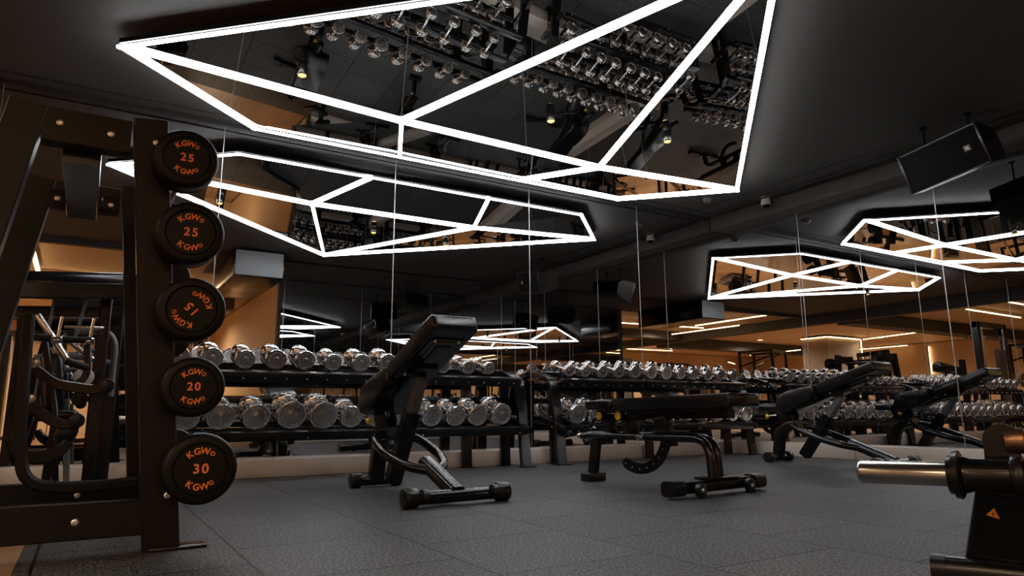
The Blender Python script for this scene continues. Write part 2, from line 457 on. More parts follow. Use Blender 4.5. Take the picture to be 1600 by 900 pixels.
for e in (('L', 'V2'), ('V2', 'V3'), ('V3', 'R'), ('R', 'Ap'), ('Ap', 'L')):
    a, b = PP[e[0]] - O, PP[e[1]] - O
    d = (b - a).normalized(); side = d.cross(V((0, 0, 1))).normalized()
    fr.rtube([a + V((0, 0, 0.026)), b + V((0, 0, 0.026))], 0.045, 0.034, side, 0.003)
fr.build('edge_frame', M['black'], panel)
for x, y in ((0.9, 4.9), (2.2, 5.3), (4.4, 5.2), (5.1, 4.6), (2.9, 2.9), (2.9, 4.0)):
    MB().cyl((x - O.x, y - O.y, 0.02), (x - O.x, y - O.y, H - O.z), 0.008, seg=8).build('hanger_rod', M['black'], panel)
# three black spot lamps under the panel
def spot(x, y, z, label):
    r = empty('spotlight', (x, y, z))
    MB().cyl((0, 0, 0), (0, 0, -0.095), 0.034, bev=0.004).build('housing', M['black'], r)
    MB().lathe((0, 0, -0.09), (0, 0, -1), [(0, 0.028), (0.008, 0.026), (0.014, 0.016), (0.016, 0.001)]).build('lens', M['bulb'], r)
    MB().lathe((0, 0, -0.0), (0, 0, -1), [(0, 0.042), (0.008, 0.042), (0.010, 0.036)]).build('mounting_ring', M['black'], r)
    return tag(r, label, 'spotlight', None)
spot(1.05, 4.42, 2.847, 'black ceiling spotlight on the left facet of the mirror panel')
spot(2.90, 4.14, 2.827, 'black ceiling spotlight on the middle facet of the mirror panel')
spot(3.98, 3.98, 2.827, 'black ceiling spotlight on the right facet of the mirror panel')

# ------------------------------------------------------------------ ceiling fittings
r = empty('dome_camera', (6.66, 5.11, H))
tag(r, 'off white dome security camera on the ceiling near the mirror corner', 'security camera')
MB().lathe((0, 0, 0), (0, 0, -1), [(0, 0.055), (0.02, 0.055), (0.03, 0.05), (0.075, 0.058), (0.095, 0.055), (0.10, 0.045)]).build('housing', M['white'], r)
MB().lathe((0, 0, -0.095), (0, 0, -1), [(0, 0.045), (0.02, 0.040), (0.038, 0.022), (0.044, 0.001)]).build('lens_dome', M['black_shiny'], r)
r = empty('smoke_detector', (6.10, 5.50, H))
tag(r, 'dark round smoke detector on the ceiling left of the dome camera', 'smoke detector')
MB().lathe((0, 0, 0), (0, 0, -1), [(0, 0.06), (0.015, 0.06), (0.03, 0.045), (0.045, 0.04), (0.05, 0.02)]).build('body', M['greymetal'], r)
MB().lathe((0.03, 0, -0.046), (0, 0, -1), [(0, 0.005), (0.004, 0.004)], seg=8).build('indicator', M['redled'], r)
r = MB().tube([(6.60, 5.8, 2.968), (6.60, 4.0, 2.968), (6.58, 2.9, 2.968), (6.58, 0.2, 2.968)], 0.011, seg=10).build('cable_conduit', M['darktrim'])
tag(r, 'thin black cable conduit running along the ceiling beside the beam', 'conduit')
# speakers
def speaker(c, u, label, L=0.63, Hh=0.36, D=0.30, rodz=None):
    root = empty('ceiling_speaker', c)
    u = V(u).normalized(); n = V((-0.86, -0.36, -0.12)); n = (n - u * n.dot(u)).normalized(); w = n.cross(u).normalized()
    if w.z < 0: w = -w
    R3 = Matrix((u, n, w)).transposed().to_4x4()
    def P(x, y, z): return u * x + n * y + w * z
    mb = MB(); h = Hh / 2; l = L / 2
    mb.prism([P(-l, 0, -h), P(-l, 0, h), P(-l + 0.05, -D * 0.75, h - 0.03), P(-l + 0.1, -D, h - 0.07), P(-l + 0.1, -D, -h + 0.07), P(-l + 0.05, -D * 0.75, -h + 0.03)], u * 0.001)
    mb = MB()
    sec = [(0, -h), (0, h), (-D * 0.7, h * 0.86), (-D, h * 0.5), (-D, -h * 0.5), (-D * 0.7, -h * 0.86)]
    mb.rings([[P(-l, y, z) for y, z in sec], [P(l, y, z) for y, z in sec]])
    mb.build('cabinet', M['rubber'], root)
    MB().box((0, 0, 0), (L - 0.05, 0.014, Hh - 0.03), R3, 0.006).build('grille', M['cloth'], root).location = P(0, 0.006, 0)
    for s in (-1, 1):
        MB().box((0, 0, 0), (0.022, 0.03, Hh), R3, 0.006).build('end_trim', M['rackblack'], root).location = P(s * (l - 0.011), 0.004, 0)
    b = MB().box((0, 0, 0), (0.055, 0.006, 0.055), R3, 0.002).build('badge', M['greymetal'], root); b.location = P(l * 0.62, 0.016, 0.0)
    lg = MB()
    lg.box(P(0.0, 0.004, 0.0), (0.034, 0.003, 0.034), R3)
    lo = lg.build('logo', M['logo'], b)
    lx = MB()
    for sx, sz, ww, hh in ((0, 0.017, 0.010, 0.006), (0, -0.017, 0.010, 0.006), (0.017, 0, 0.006, 0.010), (-0.017, 0, 0.006, 0.010)):
        lx.box(P(sx, 0.0058, sz), (ww, 0.001, hh), R3)
    lx.build('logo_notches', M['black'], b)
    for s in (-0.5, 0.62):
        p = P(l * s, -D * 0.5, h * 0.8)
        top = H - c[2]
        MB().cyl(p, (p.x, p.y, top), 0.009, seg=8).cyl((p.x, p.y, top - 0.02), (p.x, p.y, top), 0.03, seg=12).build('hanger_rod', M['black'], root)
    return tag(root, label, 'speaker')
speaker((6.06, 2.84, 2.60), (0.02, -0.60, 0.10), 'black box speaker hung from the ceiling at the right edge of the photo', L=0.66, D=0.36)
speaker((5.2, -0.25, 2.62), (0.6, -0.2, 0.02), 'black box speaker hung from the ceiling before the back mirror wall', L=0.55)
# ventilation duct with pale end face above and left of the photographer
r = empty('air_duct', (2.09, 1.38, 2.76))
tag(r, 'boxed black ventilation duct under the ceiling with a light grey end face', 'air duct')
MB().box((0, -1.05, 0), (0.74, 2.1, 0.42), bev=0.006).build('casing', M['black'], r)
MB().box((0, 0.008, 0), (0.70, 0.016, 0.38), bev=0.003).build('end_face', M['duct'], r)

# ------------------------------------------------------------------ dumbbells and racks
def make_dumbbell(hr, hl, gap):
    """axis along local y, origin at the middle; hr head radius, hl head length"""
    root = empty('dumbbell')
    g = gap / 2
    MB().lathe((0, -g, 0), (0, 1, 0), [(-0.004, 0.015), (0, 0.015), (g * 0.3, 0.0145), (g, 0.0175), (g * 1.7, 0.0145), (gap, 0.015), (gap + 0.004, 0.015)], 16).build('handle', M['chrome'], root)
    for s in (-1, 1):
        hb = MB()
        prof = [(0, 0.020), (0.002, hr * 0.55), (0.010, hr * 0.86), (0.018, hr * 0.97), (0.024, hr), (hl - 0.010, hr), (hl - 0.003, hr * 0.975), (hl, hr * 0.93), (hl, hr * 0.86), (hl - 0.004, hr * 0.84)]
        hb.lathe((0, s * g, 0), (0, s, 0), prof, 28)
        hd = hb.build('head', M['chrome'], root)
        fp = MB()
        fp.lathe((0, s * (g + hl - 0.0045), 0), (0, s, 0), [(0, hr * 0.84), (0.002, hr * 0.82), (0.0022, hr * 0.25), (0.004, hr * 0.22), (0.0045, 0.001)], 28)
        f = fp.build('end_plate', M['faceplate'], hd)
        bt = MB()
        bt.rings([[V((rr_ * math.cos(2 * PI * k / 32), s * yy_, rr_ * math.sin(2 * PI * k / 32))) for k in range(32)] for rr_, yy_ in ((hr * 0.685, g + hl - 0.0032), (hr * 0.685, g + hl - 0.0022), (hr * 0.715, g + hl - 0.0022), (hr * 0.715, g + hl - 0.0032))], cap0=False, cap1=False)
        for k in range(8):
            a = 2 * PI * k / 8 + 0.2
            bt.cyl((hr * 0.70 * math.cos(a), s * (g + hl - 0.003), hr * 0.70 * math.sin(a)), (hr * 0.70 * math.cos(a), s * (g + hl + 0.001), hr * 0.70 * math.sin(a)), hr * 0.055, seg=8)
        bt.build('bolt_ring', M['bolt'], hd)
    return root
kinds = {}
first_used = set()
TILT = math.radians(15)
def place_dumbbell(x, y, z, hr, label, group, rz=0.0):
    key = round(hr * 200)
    hr_ = key / 200
    if key not in kinds:
        kinds[key] = make_dumbbell(hr_, 0.048 + hr_ * 0.30, 0.148)
        o = kinds[key]
    else:
        o = copy_tree(kinds[key])
    o.location = (x, y, z); o.rotation_euler = (TILT, random.uniform(0, 6), rz)
    # spin about its own axis: use a quaternion so that the tilt stays
    q = Matrix.Rotation(rz, 4, 'Z') @ Matrix.Rotation(TILT, 4, 'X') @ Matrix.Rotation(random.uniform(0, 6.2), 4, 'Y')
    o.rotation_euler = q.to_euler()
    tag(o, label, 'dumbbell', group)
    return o

def make_rack(x0, x1, label, ups, lows, posts):
    cx = (x0 + x1) / 2
    root = empty('dumbbell_rack', (cx, 5.75, 0))
    O_ = V((cx, 5.75, 0))
    def end_frame(x):
        p = smooth_path([V((x, 5.60, 0.0)), V((x, 5.675, 0.56)), V((x, 5.72, 0.80)), V((x, 5.90, 0.865)), V((x, 6.04, 0.895))], 0.16, 7)
        mb = MB(); mb.rtube([q - O_ for q in p], 0.10, 0.05, (1, 0, 0), 0.003)
        o = mb.build('end_frame', M['black'], root)
        fo = MB().box(V((x, 5.60, 0.004)) - O_, (0.16, 0.13, 0.008), bev=0.002).build('foot_plate', M['black'], o)
        bl = MB()
        for zz in (0.36, 0.46, 0.80): bl.cyl(V((x - 0.052, 5.70 if zz < .6 else 5.76, zz)) - O_, V((x + 0.052, 5.70 if zz < .6 else 5.76, zz)) - O_, 0.007, seg=8)
        bl.build('bolt', M['bolt'], o)
    end_frame(x0); end_frame(x1)
    for x in posts:
        MB().rtube([V((x, 5.86, 0.0)) - O_, V((x, 5.885, 0.84)) - O_], 0.10, 0.04, (1, 0, 0), 0.003).box(V((x, 5.86, 0.004)) - O_, (0.15, 0.09, 0.008), bev=0.002).build('rear_post', M['black'], root)
    RX = Matrix.Rotation(TILT, 4, 'X')
    def shelf(yf, zf, dep, xs, nm, hr_list):
        w = x1 - x0 - 0.10
        c = V((cx, yf, zf)) + V((0, math.cos(TILT), math.sin(TILT))) * dep / 2
        mb = MB()
        for yy in (-dep / 2 + 0.03, dep / 2 - 0.03):
            mb.box(c - O_ + V((0, yy * math.cos(TILT), yy * math.sin(TILT))), (w, 0.07, 0.045), RX, 0.004)
        o = mb.build('shelf', M['black'], root)
        mb = MB(); mb.box(V((cx, yf - 0.004, zf - 0.022)) - O_, (w, 0.006, 0.080 if nm == 'upper' else 0.052), RX, 0.001)
        ff = mb.build('front_rail', M['black'], root)
        bl = MB(); n = int(w / 0.155) if nm == 'upper' else 4
        for k in range(n):
            xx = x0 + 0.13 + k * (w - 0.16) / (n - 1)
            bl.cyl(V((xx, yf - 0.012, zf - 0.03)) - O_, V((xx, yf - 0.005, zf - 0.028)) - O_, 0.0065, seg=8)
        bl.build('bolt_row', M['bolt'], ff)
        for x, hr in zip(xs, hr_list):
            sd = MB()
            for s in (-0.055, 0.055):
                yy = dep / 2 + s * 1.05
                base = V((x, yf, zf)) + V((0, math.cos(TILT), math.sin(TILT))) * yy + V((0, -math.sin(TILT), math.cos(TILT))) * 0.022 - O_
                nrm = V((0, -math.sin(TILT), math.cos(TILT)))
                r_ = hr + 0.007
                pts = []
                for k in range(9):
                    a = math.radians(205 + 130 * k / 8)
                    pts.append(base + V((1, 0, 0)) * (r_ * math.cos(a)) + nrm * (r_ * (1 + math.sin(a)) + 0.004))
                sd.tube(pts, 0.005, seg=8)
            mid = V((x, yf, zf)) + V((0, math.cos(TILT), math.sin(TILT))) * dep / 2 + V((0, -math.sin(TILT), math.cos(TILT))) * 0.026 - O_
            sd.box(mid, (0.035, 0.15, 0.010), RX)
            sd.build('saddle', M['black'], root)
    shelf(5.60, 0.800, 0.40, [u[0] for u in ups], 'upper', [u[1] for u in ups])
    shelf(5.50, 0.345, 0.36, [u[0] for u in lows], 'lower', [u[1] for u in lows])
    MB().box(V((cx, 5.88, 0.62)) - O_, (x1 - x0 - 0.12, 0.03, 0.05), bev=0.003).build('back_rail', M['black'], root)
    for x in (x0, x1):
        MB().rtube([V((x, 5.52, 0.335)) - O_, V((x, 5.90, 0.44)) - O_], 0.05, 0.05, (1, 0, 0), 0.003).build('side_arm', M['black'], root)
    return tag(root, label, 'dumbbell rack')

SMALL, = (0.072,)
U1 = [(0.56, .078), (0.79, .078), (1.03, .074), (1.26, .080), (1.49, .080), (1.72, .072), (1.96, .076), (2.19, .082), (2.46, .076), (2.72, .070), (2.98, .064), (3.20, .062)]
L1 = [(0.62, .098), (0.86, .100), (1.11, .098), (1.37, .112), (1.62, .108), (1.85, .092), (2.07, .085), (2.31, .092), (2.56, .095), (2.79, .090), (3.01, .096), (3.25, .102)]
U2 = [(4.12, .060), (4.33, .062), (4.55, .066), (4.77, .070), (4.99, .074), (5.22, .076), (5.44, .078), (5.66, .070), (5.87, .068), (6.09, .064), (6.30, .070), (6.52, .072)]
L2 = [(4.12, .100), (4.36, .102), (4.62, .095), (4.86, .090), (5.10, .090), (5.34, .090), (5.59, .092), (5.84, .092), (6.08, .092), (6.32, .092), (6.55, .094)]
make_rack(0.40, 3.57, 'long black two tier dumbbell rack, left one, ending beside the near incline bench', U1, L1, (0.5, 3.08, 3.50))
make_rack(3.98, 6.72, 'long black two tier dumbbell rack in the mirror corner, behind the flat bench', U2, L2, (4.08, 5.35, 6.60))
ORD = ['first', 'second', 'third', 'fourth', 'fifth', 'sixth', 'seventh', 'eighth', 'ninth', 'tenth', 'eleventh', 'twelfth']
def fill(lst, yf, zf, dep, where, group, side):
    n = len(lst)
    for i, (x, hr) in enumerate(lst):
        c = V((x, yf, zf)) + V((0, math.cos(TILT), math.sin(TILT))) * (dep / 2) + V((0, -math.sin(TILT), math.cos(TILT))) * (0.026 + hr + 0.006)
        if i < (n + 1) // 2:
            pos = ORD[i] + ' from the left end'
        else:
            pos = ORD[n - 1 - i] + ' from the right end'
        place_dumbbell(x, c.y, c.z, hr, 'round chrome dumbbell on the %s, %s' % (where, pos), group)
fill(U1, 5.60, 0.80, 0.40, 'top shelf of the left rack', 'chrome dumbbells on the left rack top shelf', 0)
fill(L1, 5.50, 0.345, 0.36, 'lower shelf of the left rack', 'chrome dumbbells on the left rack lower shelf', 0)
fill(U2, 5.60, 0.80, 0.40, 'top shelf of the corner rack', 'chrome dumbbells on the corner rack top shelf', 0)
fill(L2, 5.50, 0.345, 0.36, 'lower shelf of the corner rack', 'chrome dumbbells on the corner rack lower shelf', 0)

# ------------------------------------------------------------------ adjustable (incline) bench: s along +x from seat foot to tail foot
def pad(mb, prof, hw, bev=0.02):
    """padded cushion: prof = outline in (x,z); width 2*hw along y, edges rounded"""
    pts = [V((p[0], 0, p[1])) for p in prof]
    c = sum(pts, V()) / len(pts)
    rs = []
    for yy, k in ((-hw, 0.0), (-hw + 0.004, 0.55), (-hw + 0.012, 0.88), (-hw + 0.028, 1.0), (hw - 0.028, 1.0), (hw - 0.012, 0.88), (hw - 0.004, 0.55), (hw, 0.0)):
        ring = []
        for p in pts:
            d = c - p; L = d.length
            q = p + d.normalized() * min(bev * (1 - k), L * 0.6)
            ring.append(V((q.x, yy, q.z)))
        rs.append(ring)
    mb.rings(rs)
    return mb
def rounded_slab(a, b, th, up=(0, 1), r=0.03):
    """outline of a slab from a to b in x,z; thickness th below the line"""
    a = V((a[0], a[1])); b = V((b[0], b[1])); t = (b - a).normalized(); n = V((t.y, -t.x))
    pts = []
    def corner(c, d1, d2):
        for k in range(5):
            f = k / 4
            p = c + d1 * r * (1 - f) ** 2 + d2 * r * f ** 2
            pts.append((p.x, p.y))
    corner(a, n, t); corner(b, -t, n); corner(b + n * th, -n, -t); corner(a + n * th, t, -n)
    return pts
def make_incline(lower=0.0, k=1.0, off=0.0):
    """lower: how far the pads are tipped down from the steep setting, in radians"""
    root = empty('incline_bench')
    hx, hz = 0.05, 0.53
    def T(x, z):
        x = 0.48 + (x - 0.48) * k + off
        c, sn = math.cos(-lower), math.sin(-lower)
        return (hx + (x - hx) * c - (z - hz) * sn, hz + (x - hx) * sn + (z - hz) * c)
    def T3(x, y, z):
        a = T(x, z); return V((a[0], y, a[1]))
    MB().cyl((0, -0.14, 0.044), (0, 0.14, 0.044), 0.034).build('foot_bar', M['black'], root)
    for s in (-1, 1):
        MB().cyl((0, s * 0.115, 0.050), (0, s * 0.185, 0.050), 0.050, bev=0.007, seg=28).build('foot_cap', M['rubber'], root)
    leg = smooth_path([(0.0, 0, 0.05), (0.035, 0, 0.24), (0.12, 0, 0.345), (0.27, 0, 0.365)], 0.12, 6)
    MB().rtube(leg, 0.10, 0.085, (0, 1, 0), 0.014).build('front_leg', M['black'], root)
    for s in (-1, 1):
        p = smooth_path([(0.20, s * 0.04, 0.365), (0.33, s * 0.16, 0.335), (0.62, s * 0.180, 0.235), (0.80, s * 0.12, 0.185), (0.88, s * 0.02, 0.165)], 0.09, 6)
        MB().tube(p, 0.029, 16).build('frame_tube', M['black'], root)
    MB().rtube([(0.78, 0, 0.205), (1.18, 0, 0.060)], 0.105, 0.080, (0, 1, 0), 0.034).build('tail_tube', M['black'], root)
    MB().cyl((1.18, -0.27, 0.050), (1.18, 0.27, 0.050), 0.036).build('tail_bar', M['black'], root)
    for s in (-1, 1):
        MB().cyl((1.18, s * 0.25, 0.053), (1.18, s * 0.33, 0.053), 0.053, bev=0.008, seg=28).build('tail_cap', M['rubber'], root)
        MB().cyl((1.215, s * 0.20, 0.060), (1.215, s * 0.238, 0.060), 0.040, bev=0.004).build('wheel', M['rubber'], root)
    mast = MB()
    for s in (-1, 1):
        mast.prism([(0.10, s * 0.035, 0.34), (0.24, s * 0.035, 0.34), (0.24, s * 0.035, 0.46), (0.16, s * 0.035, 0.55), (0.04, s * 0.035, 0.55), (0.02, s * 0.035, 0.50)], (0, s * 0.008, 0))
    mast.box((0.14, 0, 0.44), (0.07, 0.074, 0.19), bev=0.006)
    mast.build('seat_mast', M['black'], root)
    MB().cyl((-0.17, 0, 0.535), (0.13, 0, 0.535), 0.038, bev=0.006).build('seat_roller', M['rubber'], root)
    kn = MB().cyl((-0.06, -0.03, 0.452), (0.08, 0, 0.46), 0.009, seg=10).build('knob_stem', M['steel'], root)
    tag(MB().lathe((-0.05, -0.028, 0.45), (-0.6, -1, -0.2), [(0, 0.010), (0.012, 0.010), (0.014, 0.020), (0.03, 0.022), (0.036, 0.016), (0.038, 0.001)]).build('adjusting_knob', M['yellow'], kn), 'yellow adjusting knob')
    t2 = MB().lathe((0.14, 0.040, 0.47), (0, 1, 0), [(0, 0.02), (0.012, 0.02), (0.016, 0.026), (0.024, 0.024), (0.026, 0.001)]).build('side_knob', M['yellow'], root)
    # telescopic strut
    ub = T3(0.70, 0, 0.72)
    lo = V((0.30, 0, 0.075)); d = (ub - lo)
    MB().rtube([lo, lo + d * 0.68], 0.10, 0.088, (0, 1, 0), 0.010).build('strut_sleeve', M['black'], root)
    MB().rtube([lo + d * 0.64, ub], 0.070, 0.056, (0, 1, 0), 0.006).build('strut_bar', M['greymetal'], root)
    MB().rtube([T3(0.63, 0, 0.728), T3(0.79, 0, 0.795)], 0.13, 0.055, (0, 1, 0), 0.008).build('back_bracket', M['black'], root)
    MB().rtube([T3(0.13, 0, 0.52), T3(0.45, 0, 0.655), T3(1.00, 0, 0.90)], 0.10, 0.035, (0, 1, 0), 0.006).build('pad_rail', M['black'], root)
    mb = MB(); pad(mb, [T(*q) for q in [(-0.01, 0.545), (0.0, 0.61), (0.04, 0.67), (0.13, 0.72), (0.30, 0.765), (0.455, 0.800), (0.475, 0.775), (0.48, 0.69), (0.46, 0.665), (0.22, 0.535), (0.12, 0.490), (0.03, 0.500)]], 0.155, 0.03)
    mb.build('seat_cushion', M['vinyl'], root, 50)
    mb = MB(); pad(mb, [T(*q) for q in rounded_slab((0.485, 0.80), (1.125, 1.07), 0.095, r=0.026)], 0.150, 0.018)
    mb.build('back_cushion', M['vinyl'], root, 50)
    MB().rtube([T3(0.60, 0, 0.742), T3(1.05, 0, 0.932)], 0.22, 0.012, (0, 1, 0), 0.003).build('back_plate', M['black'], root)
    MB().rtube([T3(0.84, 0, 0.834), T3(1.02, 0, 0.910)], 0.14, 0.012, (0, 1, 0), 0.004).build('vent_cover', M['greymetal'], root)
    for x, z in ((0.62, 0.742), (1.035, 0.917)):
        for s in (-0.08, 0.08): MB().cyl(T3(x, s, z - 0.008), T3(x + 0.004, s, z + 0.01), 0.008, seg=8).build('bolt', M['bolt'], root)
    return root
b1 = make_incline()
b1.location = (1.78, 4.74, 0); b1.rotation_euler = (0, 0, -PI / 2 + 0.03)
tag(b1, 'black adjustable bench with raised back standing in front of the left dumbbell rack', 'bench', 'black adjustable incline benches')
b3 = make_incline(0.13, 0.86, 0.05)
b3.location = (6.0, 4.69, 0); b3.rotation_euler = (0, 0, -1.55)
tag(b3, 'black adjustable bench with raised back in the mirror corner, right of the flat bench', 'bench', 'black adjustable incline benches')

# ------------------------------------------------------------------ flat bench
def make_flat():
    root = empty('flat_bench')
    # far foot block and leg, s = 0
    MB().box((0, 0, 0.03), (0.10, 0.17, 0.06), bev=0.008).build('foot_block', M['rubber'], root)
    MB().rtube(smooth_path([(0.0, 0, 0.05), (0.035, 0, 0.25), (0.06, 0, 0.335)], 0.05), 0.05, 0.08, (0, 1, 0), 0.008).build('front_leg', M['black'], root)
    # main arched frame: two round tubes with a flat web between
    path = smooth_path([(0.0, 0, 0.332), (0.72, 0, 0.332), (1.085, 0, 0.332), (1.10, 0, 0.08)], 0.22, 12)
    for s in (-1, 1):
        MB().tube([p + V((0, s * 0.036, 0)) for p in path], 0.027, 14).build('frame_tube', M['black'], root)
    MB().rtube(path, 0.07, 0.034, (0, 1, 0), 0.004).build('frame_web', M['black'], root)
    # near foot
    MB().box((1.10, 0, 0.10), (0.12, 0.28, 0.014), bev=0.003).build('foot_plate', M['black'], root)
    MB().rtube([(1.10, -0.38, 0.058), (1.10, 0.38, 0.058)], 0.075, 0.07, (1, 0, 0), 0.022).build('foot_bar', M['black'], root)
    for s in (-1, 1):
        MB().rtube([(1.10, s * 0.34, 0.058), (1.10, s * 0.45, 0.058)], 0.10, 0.088, (1, 0, 0), 0.03).build('foot_cap', M['rubber'], root)
        w = MB().cyl((1.155, s * 0.24, 0.045), (1.185, s * 0.24, 0.045), 0.042, bev=0.004).cyl((1.145, s * 0.24, 0.045), (1.17, s * 0.24, 0.045), 0.025).build('wheel', M['rubber'], root)
        MB().lathe((1.185, s * 0.24, 0.045), (1, 0, 0), [(0, 0.012), (0.005, 0.011), (0.008, 0.002)], 10).build('axle_bolt', M['bolt'], w)
    # half-moon adjusting quadrant with holes
    c = V((0.47, 0, 0.365)); n = 18; th = 0.012
    outer = []; inner = []
    for i in range(n + 1):
        a = math.radians(-2 - 124 * i / n)
        outer.append(c + V((math.cos(a), 0, math.sin(a))) * 0.285)
        inner.append(c + V((math.cos(a), 0, math.sin(a))) * 0.215)
    rs = []
    for i in range(n + 1):
        o_, i_ = outer[i], inner[i]
        if i == n: o_ = o_.lerp(i_, 0.25); i_ = i_.lerp(outer[i], 0.2)
        rs.append([o_ + V((0, -th, 0)), o_ + V((0, th, 0)), i_ + V((0, th, 0)), i_ + V((0, -th, 0))])
    q = MB(); q.rings(rs); qo = q.build('quadrant', M['black'], root)
    for i in range(7):
        a = math.radians(-26 - 15.5 * i)
        p = c + V((math.cos(a), 0, math.sin(a))) * 0.25
        MB().cyl(p + V((0, -th - 0.002, 0)), p + V((0, th + 0.002, 0)), 0.008, seg=10).build('hole_bushing', M['steel'], qo)
    # brackets, knobs, hinge
    MB().box((0.70, 0, 0.40), (0.10, 0.09, 0.14), bev=0.006).box((0.72, 0, 0.37), (0.30, 0.12, 0.012), bev=0.003).box((0.74, 0, 0.31), (0.08, 0.09, 0.07), bev=0.006).build('rear_bracket', M['black'], root)
    MB().box((0.20, 0, 0.40), (0.07, 0.08, 0.14), bev=0.006).box((0.40, 0, 0.40), (0.09, 0.08, 0.14), bev=0.006).box((0.30, 0, 0.46), (0.40, 0.09, 0.05), bev=0.006).build('front_bracket', M['black'], root)
    MB().lathe((0.56, -0.060, 0.332), (0.0, -1, 0), [(0, 0.016), (0.022, 0.024), (0.03, 0.026), (0.045, 0.02), (0.05, 0.001)]).build('steel_knob', M['steel'], root)
    ek = MB().cyl((0.0, -0.03, 0.325), (-0.07, -0.05, 0.325), 0.022, bev=0.003).build('end_knob', M['rubber'], root)
    MB().lathe((-0.06, -0.047, 0.325), (-1, -0.25, 0), [(0, 0.016), (0.02, 0.022), (0.035, 0.016), (0.038, 0.001)]).build('knob_tip', M['steel'], ek)
    MB().box((0.12, 0, 0.292), (0.17, 0.05, 0.03), bev=0.012).build('transport_handle', M['black'], root)
    for x in (0.18, 0.37):
        k = MB().cyl((x, -0.05, 0.472), (x, -0.095, 0.472), 0.034, bev=0.004).build('pivot_cap', M['rubber'], root)
        MB().lathe((x, -0.095, 0.472), (0, -1, 0), [(0, 0.028), (0.003, 0.028), (0.005, 0.022), (0.006, 0.001)], 20).build('yellow_cap', M['yellow'], root)
    MB().tube(smooth_path([(0.16, -0.03, 0.475), (0.09, -0.05, 0.46), (0.04, -0.06, 0.385), (0.07, -0.06, 0.365), (0.09, -0.06, 0.39)], 0.04), 0.012, 12).build('seat_release_lever', M['black'], root)
    # pad rail and cushions
    MB().rtube([(0.14, 0, 0.508), (1.20, 0, 0.520)], 0.15, 0.035, (0, 1, 0), 0.006).build('pad_rail', M['black'], root)
    MB().rtube([(0.40, 0, 0.475), (1.24, 0, 0.485)], 0.07, 0.055, (0, 1, 0), 0.006).build('support_tube', M['black'], root)
    mb = MB(); pad(mb, rounded_slab((0.09, 0.580), (0.355, 0.583), 0.066, r=0.025), 0.155, 0.016)
    mb.build('seat_cushion', M['vinyl'], root, 50)
    mb = MB(); pad(mb, rounded_slab((0.362, 0.589), (1.345, 0.608), 0.080, r=0.022), 0.155, 0.016)
    mb.build('back_cushion', M['vinyl'], root, 50)
    return root
b2 = make_flat()
b2.location = (3.26, 4.19, 0); b2.rotation_euler = (0, 0, -PI / 2 + 0.09)
tag(b2, 'black bench with its long back lying flat, on an arched frame, centre right', 'bench')

# ------------------------------------------------------------------ fixed barbell rack on the left
rk = empty('barbell_rack', (0, 3.5, 0))
tag(rk, 'tall black A shaped storage rack holding fixed barbells at the left edge', 'barbell rack')
def frame_y(y, k):
    mat_ = M['brownblack']
    o = V((0, 3.5, 0))
    t = 0.085
    # right hand upright, leaning slightly
    MB().rtube([V((0.295, y, 0.0)) - o, V((0.125, y, 1.68 - k)) - o], 0.09, 0.125, (0, 1, 0), 0.004).build('upright', mat_, rk)
    # left hand leg, slanted the other way
    MB().rtube([V((-0.545, y, 0.0)) - o, V((-0.285, y, 1.66 - k)) - o], 0.09, 0.125, (0, 1, 0), 0.004).build('upright', mat_, rk)
    MB().rtube([V((-0.235, y, 1.59 - k)) - o, V((0.06, y, 1.59 - k)) - o], 0.08, 0.135, (0, 1, 0), 0.003).build('top_beam', mat_, rk)
    MB().rtube([V((-0.52, y, 0.125)) - o, V((0.235, y, 0.125)) - o], 0.08, 0.125, (0, 1, 0), 0.003).build('bottom_beam', mat_, rk)
    for x, z, e in ((-0.18, 1.60 - k, 0), (-0.01, 1.59 - k, 0), (0.15, 1.585 - k, 0.005), (0.01, 0.125, 0), (0.30, 0.20, 0.005), (-0.4, 0.125, 0)):
        MB().lathe(V((x, y - 0.040 - e, z)) - o, (0, -1, 0), [(-0.01, 0.013), (0.002, 0.013), (0.004, 0.010), (0.0045, 0.006), (0.001, 0.005)], 14).build('bolt', M['bolt'], rk)
    for x in (0.31, -0.56):
        MB().box(V((x + 0.04, y - 0.01, 0.006)) - o, (0.20, 0.10, 0.012), bev=0.002).build('foot_plate', M['black'], rk)
frame_y(3.045, 0.0)
frame_y(4.03, 0.0)
o = V((0, 3.5, 0))
MB().rtube([V((-0.10, 3.09, 1.52)) - o, V((-0.10, 3.99, 1.52)) - o], 0.13, 0.09, (1, 0, 0), 0.004).build('spine', M['black'], rk)
for x in (-0.21, 0.02):
    bk = MB().box(V((x, 3.982, 1.56)) - o, (0.075, 0.008, 0.09), bev=0.002).build('bracket_plate', M['brownblack'], rk)
    MB().lathe(V((x, 3.976, 1.56)) - o, (0, -1, 0), [(-0.004, 0.013), (0.006, 0.013), (0.008, 0.008)], 14).build('bracket_bolt', M['bolt'], bk)
# bent flat bar between the frames
bp = smooth_path([(-0.255, 3.80, 0.95), (-0.235, 3.80, 0.45), (-0.20, 3.80, 0.20), (0.0, 3.80, 0.175), (0.24, 3.80, 0.19)], 0.16, 8)
MB().rtube([p - o for p in bp], 0.07, 0.048, (0, 1, 0), 0.010).build('bent_guard_bar', M['brownblack'], rk)
